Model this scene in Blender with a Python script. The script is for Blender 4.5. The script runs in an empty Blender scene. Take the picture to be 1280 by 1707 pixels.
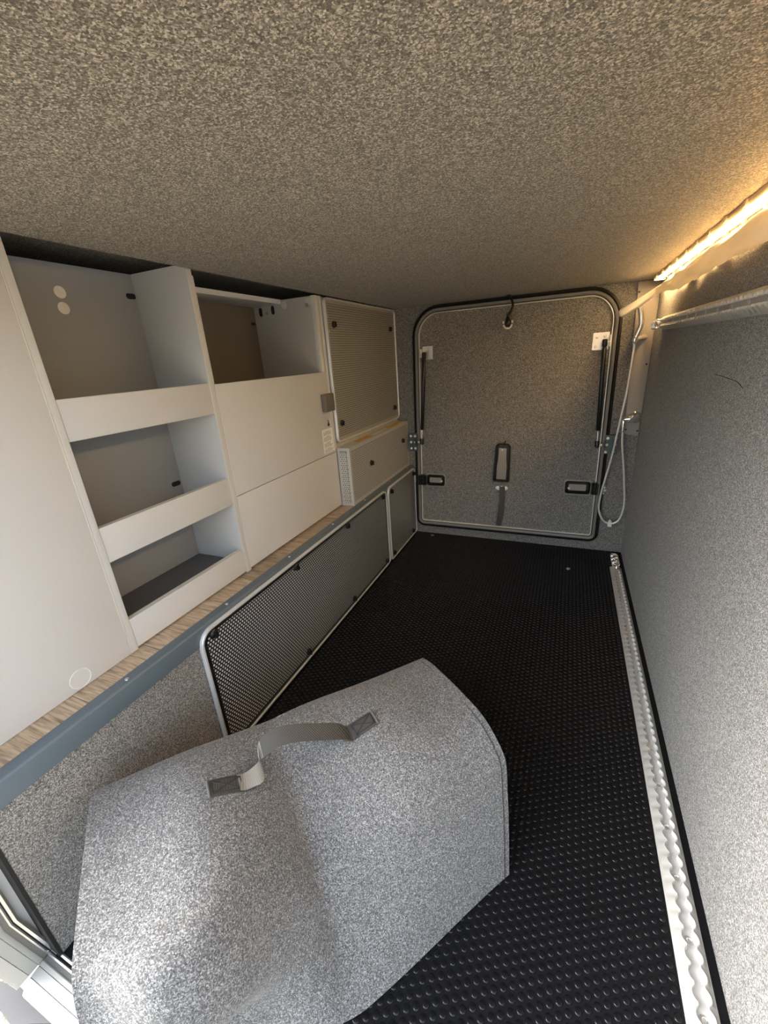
import bpy, bmesh, math, random
from mathutils import Vector, Matrix

random.seed(7)
S = bpy.context.scene
COL = S.collection

# ------------------------------------------------------------------ camera
FPX = 686.18                                   # focal length in pixels of the 1280 px wide frame
cam_data = bpy.data.cameras.new('camera')
cam = bpy.data.objects.new('camera', cam_data)
COL.objects.link(cam)
cam_data.sensor_fit = 'HORIZONTAL'
cam_data.sensor_width = 36.0
cam_data.lens = 36.0 * FPX / 1280.0
cam_data.clip_start = 0.01
cam.matrix_world = Matrix((
    (0.91869821, -0.0816951, 0.38641883, 0.0),
    (0.38963666, 0.34756062, -0.85286862, 0.0),
    (-0.06462878, 0.93409182, 0.35113473, 1.0),
    (0, 0, 0, 1)))
S.camera = cam

# ------------------------------------------------------------------ world, sun, exposure
S.view_settings.view_transform = 'Standard'
S.view_settings.look = 'None'
S.view_settings.gamma = 1.0
S.view_settings.use_curve_mapping = False
S.view_settings.exposure = 1.18

w = bpy.data.worlds.new('sky')
S.world = w
w.use_nodes = True
nt = w.node_tree
nt.nodes.clear()
sky = nt.nodes.new('ShaderNodeTexSky')
sky.sky_type = 'NISHITA'
sky.sun_disc = False
sky.sun_elevation = math.radians(28)
sky.sun_rotation = math.radians(-112)
sky.air_density = 1.3
sky.dust_density = 5
bg = nt.nodes.new('ShaderNodeBackground')
bg.inputs['Strength'].default_value = 0.50
wo = nt.nodes.new('ShaderNodeOutputWorld')
hsv = nt.nodes.new('ShaderNodeHueSaturation')
hsv.inputs['Saturation'].default_value = 0.35
nt.links.new(sky.outputs[0], hsv.inputs['Color'])
tint = nt.nodes.new('ShaderNodeVectorMath')
tint.operation = 'MULTIPLY'
tint.inputs[1].default_value = (0.95, 1.0, 1.07)
nt.links.new(hsv.outputs[0], tint.inputs[0])
nt.links.new(tint.outputs[0], bg.inputs[0])
nt.links.new(bg.outputs[0], wo.inputs[0])

sd = bpy.data.lights.new('sun', 'SUN')
sd.energy = 2.5
sd.angle = math.radians(0.6)
sd.color = (1.0, 0.93, 0.80)
sun = bpy.data.objects.new('sun', sd)
COL.objects.link(sun)
sun.location = (-3, -1, 5)
sun.rotation_euler = Vector((0.866 * math.cos(math.radians(7)), 0.866 * math.sin(math.radians(7)), -0.50)).to_track_quat('-Z', 'Y').to_euler()

# ------------------------------------------------------------------ materials
def new_mat(name):
    m = bpy.data.materials.new(name)
    m.use_nodes = True
    n = m.node_tree
    return m, n, n.nodes['Principled BSDF']

def plain(name, col, rough=0.5, metal=0.0, spec=0.5, emit=None, strength=0.0, coat=0.0, trans=0.0):
    m, n, b = new_mat(name)
    b.inputs['Base Color'].default_value = (*col, 1)
    b.inputs['Roughness'].default_value = rough
    b.inputs['Metallic'].default_value = metal
    b.inputs['Specular IOR Level'].default_value = spec
    if coat:
        b.inputs['Coat Weight'].default_value = coat
        b.inputs['Coat Roughness'].default_value = 0.15
    if trans:
        b.inputs['Transmission Weight'].default_value = trans
    if emit:
        b.inputs['Emission Color'].default_value = (*emit, 1)
        b.inputs['Emission Strength'].default_value = strength
    return m

def felt(name, stops, scale, bump=0.3, warp=1.0, mottling=0.12):
    """needle-felt carpet: fine light and dark fibre flecks"""
    m, n, b = new_mat(name)
    N, L = n.nodes, n.links
    geo = N.new('ShaderNodeNewGeometry')
    nz = N.new('ShaderNodeTexNoise')
    nz.inputs['Scale'].default_value = scale
    nz.inputs['Detail'].default_value = 2.0
    nz.inputs['Roughness'].default_value = 0.6
    nz.inputs['Distortion'].default_value = warp
    L.new(geo.outputs['Position'], nz.inputs['Vector'])
    vo = N.new('ShaderNodeTexVoronoi')
    vo.inputs['Scale'].default_value = scale * 1.05
    wv = N.new('ShaderNodeVectorMath')
    wv.operation = 'MULTIPLY_ADD'
    wn = N.new('ShaderNodeTexNoise')
    wn.inputs['Scale'].default_value = scale * 0.55
    L.new(geo.outputs['Position'], wn.inputs['Vector'])
    wv.inputs[1].default_value = (2.2 / scale,) * 3
    L.new(wn.outputs['Color'], wv.inputs[0])
    L.new(geo.outputs['Position'], wv.inputs[2])
    L.new(wv.outputs['Vector'], vo.inputs['Vector'])
    sep = N.new('ShaderNodeSeparateColor')
    L.new(vo.outputs['Color'], sep.inputs['Color'])
    mixf = N.new('ShaderNodeMix')
    mixf.inputs['Factor'].default_value = 0.42
    L.new(nz.outputs['Fac'], mixf.inputs['A'])
    L.new(sep.outputs['Red'], mixf.inputs['B'])
    r = N.new('ShaderNodeValToRGB')
    els = r.color_ramp.elements
    els[0].position, els[0].color = stops[0][0], (*stops[0][1], 1)
    els[1].position, els[1].color = stops[-1][0], (*stops[-1][1], 1)
    for p, c in stops[1:-1]:
        e = els.new(p)
        e.color = (*c, 1)
    L.new(mixf.outputs['Result'], r.inputs['Fac'])
    nb = N.new('ShaderNodeTexNoise')
    nb.inputs['Scale'].default_value = scale * 0.07
    nb.inputs['Detail'].default_value = 3.0
    L.new(geo.outputs['Position'], nb.inputs['Vector'])
    mr = N.new('ShaderNodeMapRange')
    mr.inputs['To Min'].default_value = 1.0 - mottling
    mr.inputs['To Max'].default_value = 1.0 + mottling
    L.new(nb.outputs['Fac'], mr.inputs['Value'])
    mx = N.new('ShaderNodeVectorMath')
    mx.operation = 'SCALE'
    L.new(r.outputs['Color'], mx.inputs[0])
    L.new(mr.outputs['Result'], mx.inputs['Scale'])
    L.new(mx.outputs['Vector'], b.inputs['Base Color'])
    bp = N.new('ShaderNodeBump')
    bp.inputs['Strength'].default_value = bump
    bp.inputs['Distance'].default_value = 0.0012
    L.new(mixf.outputs['Result'], bp.inputs['Height'])
    L.new(bp.outputs['Normal'], b.inputs['Normal'])
    b.inputs['Roughness'].default_value = 0.95
    b.inputs['Specular IOR Level'].default_value = 0.15
    b.inputs['Sheen Weight'].default_value = 0.15
    b.inputs['Sheen Roughness'].default_value = 0.5
    return m

def wood(name):
    m, n, b = new_mat(name)
    N, L = n.nodes, n.links
    geo = N.new('ShaderNodeNewGeometry')
    oi = N.new('ShaderNodeObjectInfo')
    mp = N.new('ShaderNodeMapping')
    mp.inputs['Scale'].default_value = (6, 90, 30)
    L.new(geo.outputs['Position'], mp.inputs['Vector'])
    nz = N.new('ShaderNodeTexNoise')
    nz.noise_dimensions = '4D'
    nz.inputs['Scale'].default_value = 1.6
    nz.inputs['Detail'].default_value = 5
    nz.inputs['Distortion'].default_value = 1.6
    ml = N.new('ShaderNodeMath')
    ml.operation = 'MULTIPLY'
    ml.inputs[1].default_value = 40
    L.new(oi.outputs['Random'], ml.inputs[0])
    L.new(ml.outputs[0], nz.inputs['W'])
    L.new(mp.outputs['Vector'], nz.inputs['Vector'])
    r = N.new('ShaderNodeValToRGB')
    e = r.color_ramp.elements
    e[0].position, e[0].color = 0.30, (0.20, 0.145, 0.095, 1)
    e[1].position, e[1].color = 0.70, (0.60, 0.48, 0.35, 1)
    k = e.new(0.5)
    k.color = (0.42, 0.325, 0.225, 1)
    L.new(nz.outputs['Fac'], r.inputs['Fac'])
    hs = N.new('ShaderNodeHueSaturation')
    mr = N.new('ShaderNodeMapRange')
    mr.inputs['To Min'].default_value = 0.78
    mr.inputs['To Max'].default_value = 1.2
    L.new(oi.outputs['Random'], mr.inputs['Value'])
    L.new(mr.outputs['Result'], hs.inputs['Value'])
    L.new(r.outputs['Color'], hs.inputs['Color'])
    L.new(hs.outputs['Color'], b.inputs['Base Color'])
    b.inputs['Roughness'].default_value = 0.5
    return m

def webbing(name, col):
    m, n, b = new_mat(name)
    N, L = n.nodes, n.links
    tc = N.new('ShaderNodeTexCoord')
    wv = N.new('ShaderNodeTexWave')
    wv.inputs['Scale'].default_value = 160
    wv.bands_direction = 'DIAGONAL'
    L.new(tc.outputs['Object'], wv.inputs['Vector'])
    bp = N.new('ShaderNodeBump')
    bp.inputs['Strength'].default_value = 0.5
    bp.inputs['Distance'].default_value = 0.001
    L.new(wv.outputs['Fac'], bp.inputs['Height'])
    L.new(bp.outputs['Normal'], b.inputs['Normal'])
    b.inputs['Base Color'].default_value = (*col, 1)
    b.inputs['Roughness'].default_value = 0.6
    return m

def cloth(name, col):
    m, n, b = new_mat(name)
    b.inputs['Base Color'].default_value = (*col, 1)
    b.inputs['Roughness'].default_value = 0.6
    tr = n.nodes.new('ShaderNodeBsdfTranslucent')
    tr.inputs['Color'].default_value = (*col, 1)
    mx = n.nodes.new('ShaderNodeMixShader')
    mx.inputs['Fac'].default_value = 0.22
    n.links.new(b.outputs[0], mx.inputs[1])
    n.links.new(tr.outputs[0], mx.inputs[2])
    n.links.new(mx.outputs[0], n.nodes['Material Output'].inputs['Surface'])
    return m

def gravel_mat(name):
    m, n, b = new_mat(name)
    N, L = n.nodes, n.links
    geo = N.new('ShaderNodeNewGeometry')
    vo = N.new('ShaderNodeTexVoronoi')
    vo.inputs['Scale'].default_value = 85
    L.new(geo.outputs['Position'], vo.inputs['Vector'])
    r = N.new('ShaderNodeValToRGB')
    e = r.color_ramp.elements
    e[0].color = (0.36, 0.32, 0.26, 1)
    e[1].color = (0.20, 0.17, 0.13, 1)
    e[1].position = 0.75
    L.new(vo.outputs['Distance'], r.inputs['Fac'])
    L.new(r.outputs['Color'], b.inputs['Base Color'])
    bp = N.new('ShaderNodeBump')
    bp.invert = True
    bp.inputs['Strength'].default_value = 0.7
    bp.inputs['Distance'].default_value = 0.006
    L.new(vo.outputs['Distance'], bp.inputs['Height'])
    L.new(bp.outputs['Normal'], b.inputs['Normal'])
    b.inputs['Roughness'].default_value = 0.9
    return m

CARPET = [(0.24, (0.055, 0.053, 0.050)), (0.43, (0.130, 0.125, 0.117)), (0.57, (0.228, 0.220, 0.207)), (0.76, (0.53, 0.512, 0.48))]
CEIL_LIT = [(0.24, (0.074, 0.063, 0.047)), (0.43, (0.170, 0.145, 0.108)), (0.57, (0.29, 0.248, 0.187)), (0.75, (0.68, 0.585, 0.45))]  # neutral felt like the walls, warm strip light put into its brown
MT = {
    'ceiling': felt('warm_lit_ceiling_felt', CEIL_LIT, 520, 0.25, 0.3),
    'wall': felt('wall_felt', CARPET, 600, 0.25, 0.3),
    'bag': felt('bag_felt', [(0.24, (0.049, 0.0485, 0.048)), (0.45, (0.115, 0.114, 0.112)), (0.59, (0.186, 0.184, 0.180)), (0.77, (0.40, 0.397, 0.388))], 620, 0.25, 0.5, 0.08),
    'rubber': plain('floor_rubber', (0.0045, 0.0048, 0.0062), 0.5, 0, 0.22),
    'stud': plain('stud_rubber', (0.0045, 0.0048, 0.0062), 0.30, 0, 0.35),
    'cab': plain('cabinet_laminate', (0.60, 0.60, 0.59), 0.42, 0, 0.4),
    'cab_edge': plain('cabinet_edge', (0.70, 0.68, 0.62), 0.35),
    'cab_in': plain('cabinet_inside', (0.46, 0.45, 0.43), 0.5, 0, 0.3),
    'cab_back': plain('cabinet_back', (0.30, 0.30, 0.30), 0.5, 0, 0.3),
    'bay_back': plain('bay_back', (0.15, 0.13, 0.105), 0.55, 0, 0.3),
    'liner': plain('shelf_liner', (0.11, 0.115, 0.13), 0.6),
    'cap': plain('cap_plastic', (0.80, 0.74, 0.66), 0.5),
    'black': plain('black_plastic', (0.010, 0.010, 0.010), 0.32),
    'blackmatt': plain('black_rubber', (0.006, 0.006, 0.006), 0.6),
    'greyplastic': plain('grey_plastic', (0.30, 0.27, 0.24), 0.35),
    'knob': plain('push_lock_plastic', (0.16, 0.14, 0.12), 0.4),
    'bead': plain('bright_bead', (0.88, 0.88, 0.85), 0.22, 0.35),
    'alu': plain('aluminium', (0.62, 0.62, 0.60), 0.32, 1.0),
    'alu_trim': plain('aluminium_trim', (0.72, 0.73, 0.73), 0.3, 0.35),
    'perfshade': plain('shaded_perforated_metal', (0.16, 0.165, 0.17), 0.38, 1.0),  # same metal as perf, darkened for the dim floor and bag it reflects
    'perf': plain('perforated_metal', (0.70, 0.695, 0.66), 0.38, 0.45),
    'perfwarm': plain('warm_perforated_metal', (0.55, 0.53, 0.46), 0.38, 0.45),
    'plate': plain('brushed_plate', (0.34, 0.36, 0.365), 0.35, 0.6),
    'backing': plain('pale_backing', (0.76, 0.79, 0.81), 0.5),
    'boxliner': plain('box_liner', (0.13, 0.13, 0.12), 0.6),
    'chrome': plain('chrome', (0.92, 0.91, 0.88), 0.13, 0.85),
    'hose': plain('metal_hose', (0.85, 0.84, 0.80), 0.3, 0.4),
    'zinc': plain('zinc_plate', (0.72, 0.72, 0.70), 0.4, 1.0),
    'bolt': plain('bright_bolt', (0.88, 0.88, 0.86), 0.25, 0.15),
    'hingeplate': plain('blue_grey_plate', (0.07, 0.095, 0.105), 0.4, 0.2),
    'nosing': plain('blue_grey_nosing', (0.105, 0.135, 0.155), 0.42, 0.0, 0.5),
    'wood': wood('oak_vinyl'),
    'rail': plain('painted_rail', (0.46, 0.445, 0.41), 0.4, 0.0, 0.5),
    'railglint': plain('rail_edge_glint', (0.80, 0.79, 0.76), 0.25, 0.3),  # paler than the rail: glints on the slot chamfers put into colour
    'railslot': plain('rail_slot', (0.60, 0.59, 0.57), 0.4, 0.1),
    'greyboard': plain('beige_grey_board', (0.36, 0.33, 0.295), 0.5),
    'frame': plain('door_frame_grey', (0.17, 0.16, 0.145), 0.45, 0.1),
    'white': plain('white_plastic', (0.82, 0.82, 0.79), 0.4),
    'paper': plain('white_sticker', (0.85, 0.85, 0.80), 0.5),
    'ink': plain('grey_ink', (0.25, 0.25, 0.24), 0.6),
    'yellow': plain('yellow_sticker', (0.80, 0.50, 0.05), 0.45),
    'orange': plain('orange_sticker', (0.78, 0.38, 0.06), 0.45),
    'led': plain('led_diffuser', (1, 0.9, 0.7), 0.5, emit=(1.0, 0.66, 0.30), strength=42.0),
    'ledhouse': plain('led_channel', (0.62, 0.50, 0.34), 0.35, 0.3),
    'fabric': cloth('cream_fabric', (0.84, 0.80, 0.70)),
    'sill': plain('cream_sill', (0.36, 0.355, 0.325), 0.4),
    'silver': plain('silver_seal', (0.72, 0.72, 0.70), 0.3, 0.9),
    'gravel': gravel_mat('light_gravel'),
    'slab': plain('grey_slab', (0.050, 0.050, 0.053), 0.8),
    'strap': webbing('grey_webbing', (0.060, 0.056, 0.051)),
    'strapend': plain('grey_strap_end', (0.13, 0.13, 0.13), 0.4),
    'thread': plain('dark_thread', (0.02, 0.02, 0.022), 0.6),
    'outer': plain('outer_skin', (0.55, 0.55, 0.54), 0.5),
    'dark': plain('dark_void', (0.02, 0.019, 0.018), 0.9),
}
def strap_lit():
    return webbing('lit_webbing', (0.24, 0.22, 0.185))  # same webbing as the strap, lightened where the twist catches light

# ------------------------------------------------------------------ mesh builder
class M:
    def __init__(s):
        s.v, s.f = [], []
    def add(s, vs, fs):
        o = len(s.v)
        s.v += [tuple(p) for p in vs]
        s.f += [tuple(i + o for i in q) for q in fs]
        return s
    def box(s, x0, x1, y0, y1, z0, z1):
        vs = [(x, y, z) for x in (x0, x1) for y in (y0, y1) for z in (z0, z1)]
        return s.add(vs, [(0, 1, 3, 2), (4, 6, 7, 5), (0, 4, 5, 1), (2, 3, 7, 6), (0, 2, 6, 4), (1, 5, 7, 3)])
    def prism(s, pts, off):
        n = len(pts)
        off = Vector(off)
        vs = [Vector(p) for p in pts] + [Vector(p) + off for p in pts]
        fs = [tuple(range(n))[::-1], tuple(range(n, 2 * n))] + [(i, (i + 1) % n, n + (i + 1) % n, n + i) for i in range(n)]
        return s.add(vs, fs)
    def loft(s, loops, closed=True, cap0=False, cap1=False, ring=False):
        n = len(loops[0])
        vs = [p for l in loops for p in l]
        fs = []
        K = len(loops)
        for k in range(K if ring else K - 1):
            a, b = k * n, ((k + 1) % K) * n
            for i in range(n if closed else n - 1):
                j = (i + 1) % n
                fs.append((a + i, a + j, b + j, b + i))
        if cap0:
            fs.append(tuple(range(n))[::-1])
        if cap1:
            fs.append(tuple((K - 1) * n + i for i in range(n)))
        return s.add(vs, fs)
    def tube(s, pts, r, n=10, ring=False, flat=1.0, up=None):
        pts = [Vector(p) for p in pts]
        K = len(pts)
        rs = r if isinstance(r, (list, tuple)) else [r] * K
        loops = []
        prev = None
        for k in range(K):
            if ring:
                t = pts[(k + 1) % K] - pts[k - 1]
            else:
                t = pts[min(k + 1, K - 1)] - pts[max(k - 1, 0)]
            t.normalize()
            if prev is None:
                ref = Vector(up) if up else (Vector((0, 0, 1)) if abs(t.z) < 0.9 else Vector((1, 0, 0)))
                u = t.cross(ref).normalized()
            else:
                u = (prev - t * prev.dot(t)).normalized()
            prev = u
            v = t.cross(u)
            loops.append([pts[k] + (u * math.cos(6.2832 * i / n) + v * flat * math.sin(6.2832 * i / n)) * rs[k] for i in range(n)])
        return s.loft(loops, True, not ring, not ring, ring)
    def cyl(s, p0, p1, r, n=14, r1=None):
        return s.tube([p0, p1], [r, r if r1 is None else r1], n)
    def lathe(s, origin, axis, prof, n=18):
        """prof: list of (radius, height along the axis)"""
        ax = Vector(axis).normalized()
        ref = Vector((0, 0, 1)) if abs(ax.z) < 0.9 else Vector((1, 0, 0))
        u = ax.cross(ref).normalized()
        v = ax.cross(u)
        o = Vector(origin)
        loops = [[o + ax * h + (u * math.cos(6.2832 * i / n) + v * math.sin(6.2832 * i / n)) * max(r, 1e-5) for i in range(n)] for r, h in prof]
        return s.loft(loops, True, True, True)
    def moved(s, d):
        m = M()
        m.v = [(p[0] + d[0], p[1] + d[1], p[2] + d[2]) for p in s.v]
        m.f = list(s.f)
        return m

def woff(p):
    o = Vector((0, 0, 0))
    while p is not None:
        o += p.location
        p = p.parent
    return o

def build(name, m, mat, parent=None, label=None, cat=None, kind=None, group=None, loc=None, bevel=0.0, smooth=32, seg=2, fix=True):
    """one mesh object; m holds world coordinates"""
    base = woff(parent)
    loc = Vector(loc) if loc is not None else (base if parent is not None else Vector((0, 0, 0)))
    me = bpy.data.meshes.new(name)
    me.from_pydata([(x - loc.x, y - loc.y, z - loc.z) for x, y, z in m.v], [], m.f)
    if fix or bevel:
        b = bmesh.new()
        b.from_mesh(me)
        bmesh.ops.recalc_face_normals(b, faces=b.faces)
        if bevel:
            es = [e for e in b.edges if len(e.link_faces) == 2 and e.calc_face_angle(0) > 0.6]
            bmesh.ops.bevel(b, geom=es, offset=bevel, segments=seg, profile=0.6, affect='EDGES', clamp_overlap=True)
        b.to_mesh(me)
        b.free()
    me.materials.append(mat)
    if smooth:
        me.shade_smooth()
        me.set_sharp_from_angle(angle=math.radians(smooth))
    me.update()
    o = bpy.data.objects.new(name, me)
    COL.objects.link(o)
    o.location = loc - base
    if parent is not None:
        o.parent = parent
    for k, val in (('label', label), ('category', cat), ('kind', kind), ('group', group)):
        if val:
            o[k] = val
    return o

def thing(name, label, cat, loc, group=None, kind=None):
    o = bpy.data.objects.new(name, None)
    COL.objects.link(o)
    o.empty_display_size = 0.05
    o.location = loc
    if label:
        o['label'] = label
    if cat:
        o['category'] = cat
    if group:
        o['group'] = group
    if kind:
        o['kind'] = kind
    return o

def copy_at(src, parent, at):
    c = src.copy()
    COL.objects.link(c)
    c.parent = parent
    c.location = Vector(at) - woff(parent)
    return c

def rrect(u0, u1, v0, v1, r, n=6):
    """rounded rectangle, r = one radius or (bottom-left, bottom-right, top-right, top-left)"""
    rs = r if isinstance(r, (list, tuple)) else (r,) * 4
    out = []
    for (cu, cv, a0, q) in ((u0, v0, 180, rs[0]), (u1, v0, 270, rs[1]), (u1, v1, 0, rs[2]), (u0, v1, 90, rs[3])):
        q = max(q, 1e-4)
        mu = cu + (q if cu == u0 else -q)
        mv = cv + (q if cv == v0 else -q)
        for i in range(n + 1):
            a = math.radians(a0 + 90 * i / n)
            out.append((mu + q * math.cos(a), mv + q * math.sin(a)))
    return out

def hexperf(F, u0, u1, v0, v1, p, r):
    """perforated sheet: hexagonal cells, each with a six-sided hole; rows run along u"""
    m = M()
    dv = p * 0.8660254
    R = p / math.sqrt(3)
    rows = int((v1 - v0 - 2 * R) / dv)
    for j in range(rows + 1):
        v = v0 + R + j * dv
        off = (p / 2) * (j % 2)
        cols = int((u1 - u0 - p - off) / p)
        for i in range(cols + 1):
            u = u0 + p / 2 + off + i * p
            vs = []
            for rad in (R, r):
                for k in range(6):
                    a = math.radians(60 * k + 30)
                    vs.append(F(u + rad * math.cos(a), v + rad * math.sin(a), 0))
            m.add(vs, [(k, (k + 1) % 6, 6 + (k + 1) % 6, 6 + k) for k in range(6)])
    return m

def Fx(x0, sgn=1):          # panel facing +x: u = y, v = z, w = out of the panel
    return lambda u, v, w: (x0 + sgn * w, u, v)
def Fy(y0):                 # panel on the back wall facing -y: u = x, v = z
    return lambda u, v, w: (u, y0 - w, v)

# ------------------------------------------------------------------ room dimensions
XR, YB, YN, ZC = 0.312, 2.173, 0.135, 1.225
XS = -0.78                                      # face of the step
ZL = 0.41                                       # ledge height
XC = -0.857                                     # cabinet fronts
CAMP = Vector((0, 0, 1.0))

def bw(x, z, dy=0.0):
    """a point read on the back wall, brought dy forward along its line of sight"""
    return CAMP + (Vector((x, YB, z)) - CAMP) * ((YB - dy) / YB)

# ------------------------------------------------------------------ the setting
# floor with moulded round studs
fl = build('floor', M().box(XS - 0.01, XR + 0.01, 0.128, YB + 0.01, -0.05, 0.0), MT['rubber'], kind='structure', smooth=0)
st = M()
px_, py_ = 14.3e-3, 16.5e-3
nk = 10
ring = [(math.cos(6.2832 * i / nk), math.sin(6.2832 * i / nk)) for i in range(nk)]
for k in range(-3, 73):
    x = 0.2393 - px_ * k
    if not (XS + 0.004 < x < XR - 0.006):
        continue
    for j in range(-22, 105):
        y = 0.4718 + py_ * j + (py_ / 2 if k % 2 else 0)
        if not (0.145 < y < YB - 0.01):
            continue
        if 0.240 < x < 0.302 and y < 2.0:
            continue
        lo = [(x + 0.0060 * c, y + 0.0060 * s, 0.0) for c, s in ring]
        mi = [(x + 0.0054 * c, y + 0.0054 * s, 0.0013) for c, s in ring]
        hi = [(x + 0.0044 * c, y + 0.0044 * s, 0.0017) for c, s in ring]
        st.loft([lo, mi, hi], True, False, True)
build('stud', st, MT['stud'], fl, kind='stuff', smooth=80, fix=False)
for (x, y) in ((-0.664, 2.135), (0.0705, 1.925)):
    build('floor_screw', M().lathe((x, y, 0), (0, 0, 1), [(0.010, 0), (0.009, 0.002), (0.004, 0.0028), (0.0, 0.0028)], 14), MT['zinc'], fl, smooth=40)

build('ceiling', M().box(-0.845, XR + 0.05, 0.125, YB + 0.05, ZC, ZC + 0.05), MT['ceiling'], kind='structure', smooth=0)
build('ceiling.001', M().box(-1.30, -0.83, 0.125, YB + 0.05, 1.285, 1.33), MT['ceiling'], kind='structure', smooth=0)
wr = build('wall_right', M().box(XR, XR + 0.05, 0.125, YB + 0.05, -0.05, ZC + 0.05), MT['wall'], kind='structure', smooth=0)
cr = M()
cr.tube([(XR - 0.0002, 1.235, 0.913), (XR - 0.0006, 1.163, 0.912), (XR - 0.0006, 1.075, 0.908), (XR - 0.0002, 1.036, 0.898)], 0.0006, 6)
build('carpet_seam', cr, MT['blackmatt'], wr, label='short dark joint in the felt')
build('wall_back', M().box(-1.30, XR + 0.05, YB, YB + 0.05, -0.05, 1.33), MT['wall'], kind='structure', smooth=0)
build('wall_left', M().box(-1.32, -1.28, 0.10, YB + 0.05, -0.05, 1.33), MT['outer'], kind='structure', smooth=0)
build('wall_step', M().box(-0.81, XS, 0.135, YB, -0.04, 0.385), MT['wall'], kind='structure', smooth=0)
# wall around the open doorway we look in through
wf = M()
wf.box(-1.32, -0.815, 0.110, 0.135, -0.40, 1.33)
wf.box(0.255, XR + 0.05, 0.110, 0.135, -0.40, 1.33)
wf.box(-0.815, 0.255, 0.110, 0.135, 1.19, 1.33)
wf.box(-0.815, 0.255, 0.112, 0.128, -0.40, -0.03)
build('wall_front', wf, MT['outer'], kind='structure', smooth=0)

# wood-look ledge on top of the step: separate planks over a base
ledge = build('trim_1', M().box(-1.27, -0.803, 0.14, YB, 0.36, 0.404), MT['dark'], kind='structure', smooth=0)
ys = [0.142, 0.330, 0.492, 0.653, 0.815, 0.977, 1.139, 1.301, 1.463, 1.63, 1.80, 1.97, 2.168]
for a, b in zip(ys[:-1], ys[1:]):
    build('plank', M().box(-1.25, -0.8035, a + 0.0006, b - 0.0006, 0.403, ZL), MT['wood'], ledge, bevel=0.0007, seg=1)
# metal nosing on the edge of the step
nos = thing('trim_2', None, None, (XS, 1.1, 0.36), kind='structure')
nm = M()
prof = [(-0.8035, 0.404), (-0.8035, 0.4125), (-0.7800, 0.4115), (-0.7765, 0.408), (-0.7765, 0.364), (-0.7800, 0.364), (-0.7800, 0.404)]
nm.loft([[(x, y, z) for x, z in prof] for y in (0.14, YB)], True, True, True)
build('nosing', nm, MT['nosing'], nos, bevel=0.0012)
for y in (0.399, 0.688, 0.974, 1.26, 1.548, 1.84, 2.10):
    build('screw', M().lathe((-0.790, y, 0.4118), (0.03, 0, 1), [(0.0045, 0), (0.004, 0.0012), (0.0015, 0.0018), (0, 0.0018)], 12), MT['zinc'], nos, smooth=40)

# ------------------------------------------------------------------ back wall door
door = thing('door_1', None, None, (-0.28, YB, 0.06), kind='structure')
def taper(pt):
    x, y, z = pt
    f = (x + 0.728) / 0.89
    dx = (1 - f) * (-0.732 + 0.0125 * z + 0.728) + f * (0.1655 - 0.0105 * z - 0.162)
    return (x + dx, y, z)
DX0, DX1, DZ0, DZ1 = -0.728, 0.162, 0.083, 1.188
def dloop(off, dep, top=0.105, bot=0.012):
    rt = max(top + off, 0.004)
    rb = max(bot + off, 0.004)
    return [taper((u, YB - dep, v)) for u, v in rrect(DX0 - off, DX1 + off, DZ0 - off, DZ1 + off, (rb, rb, rt, rt), 9)]
pan = M()
pan.loft([dloop(-0.001, 0.0005), dloop(-0.001, 0.006)], True, True, True)
build('door_panel', pan, MT['wall'], door, smooth=40)
def ring_part(name, sect, mat, label=None):
    m = M()
    m.loft([dloop(o, d) for o, d in sect], True, ring=True)
    return build(name, m, mat, door, label=label, smooth=40)
ring_part('inner_bead', [(-0.0030, 0.0), (-0.0030, 0.013), (-0.0015, 0.016), (0.0010, 0.016), (0.0025, 0.013), (0.0025, 0.0)], MT['bead'], 'bright inner bead')
ring_part('door_frame', [(0.004, 0.0), (0.004, 0.012), (0.0055, 0.019), (0.008, 0.021), (0.018, 0.022), (0.020, 0.018), (0.020, 0.0)], MT['frame'], 'grey frame profile')
ring_part('seal', [(0.0205, 0.0), (0.0205, 0.014), (0.025, 0.019), (0.034, 0.015), (0.036, 0.0)], MT['blackmatt'], 'black rubber seal')

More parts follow.
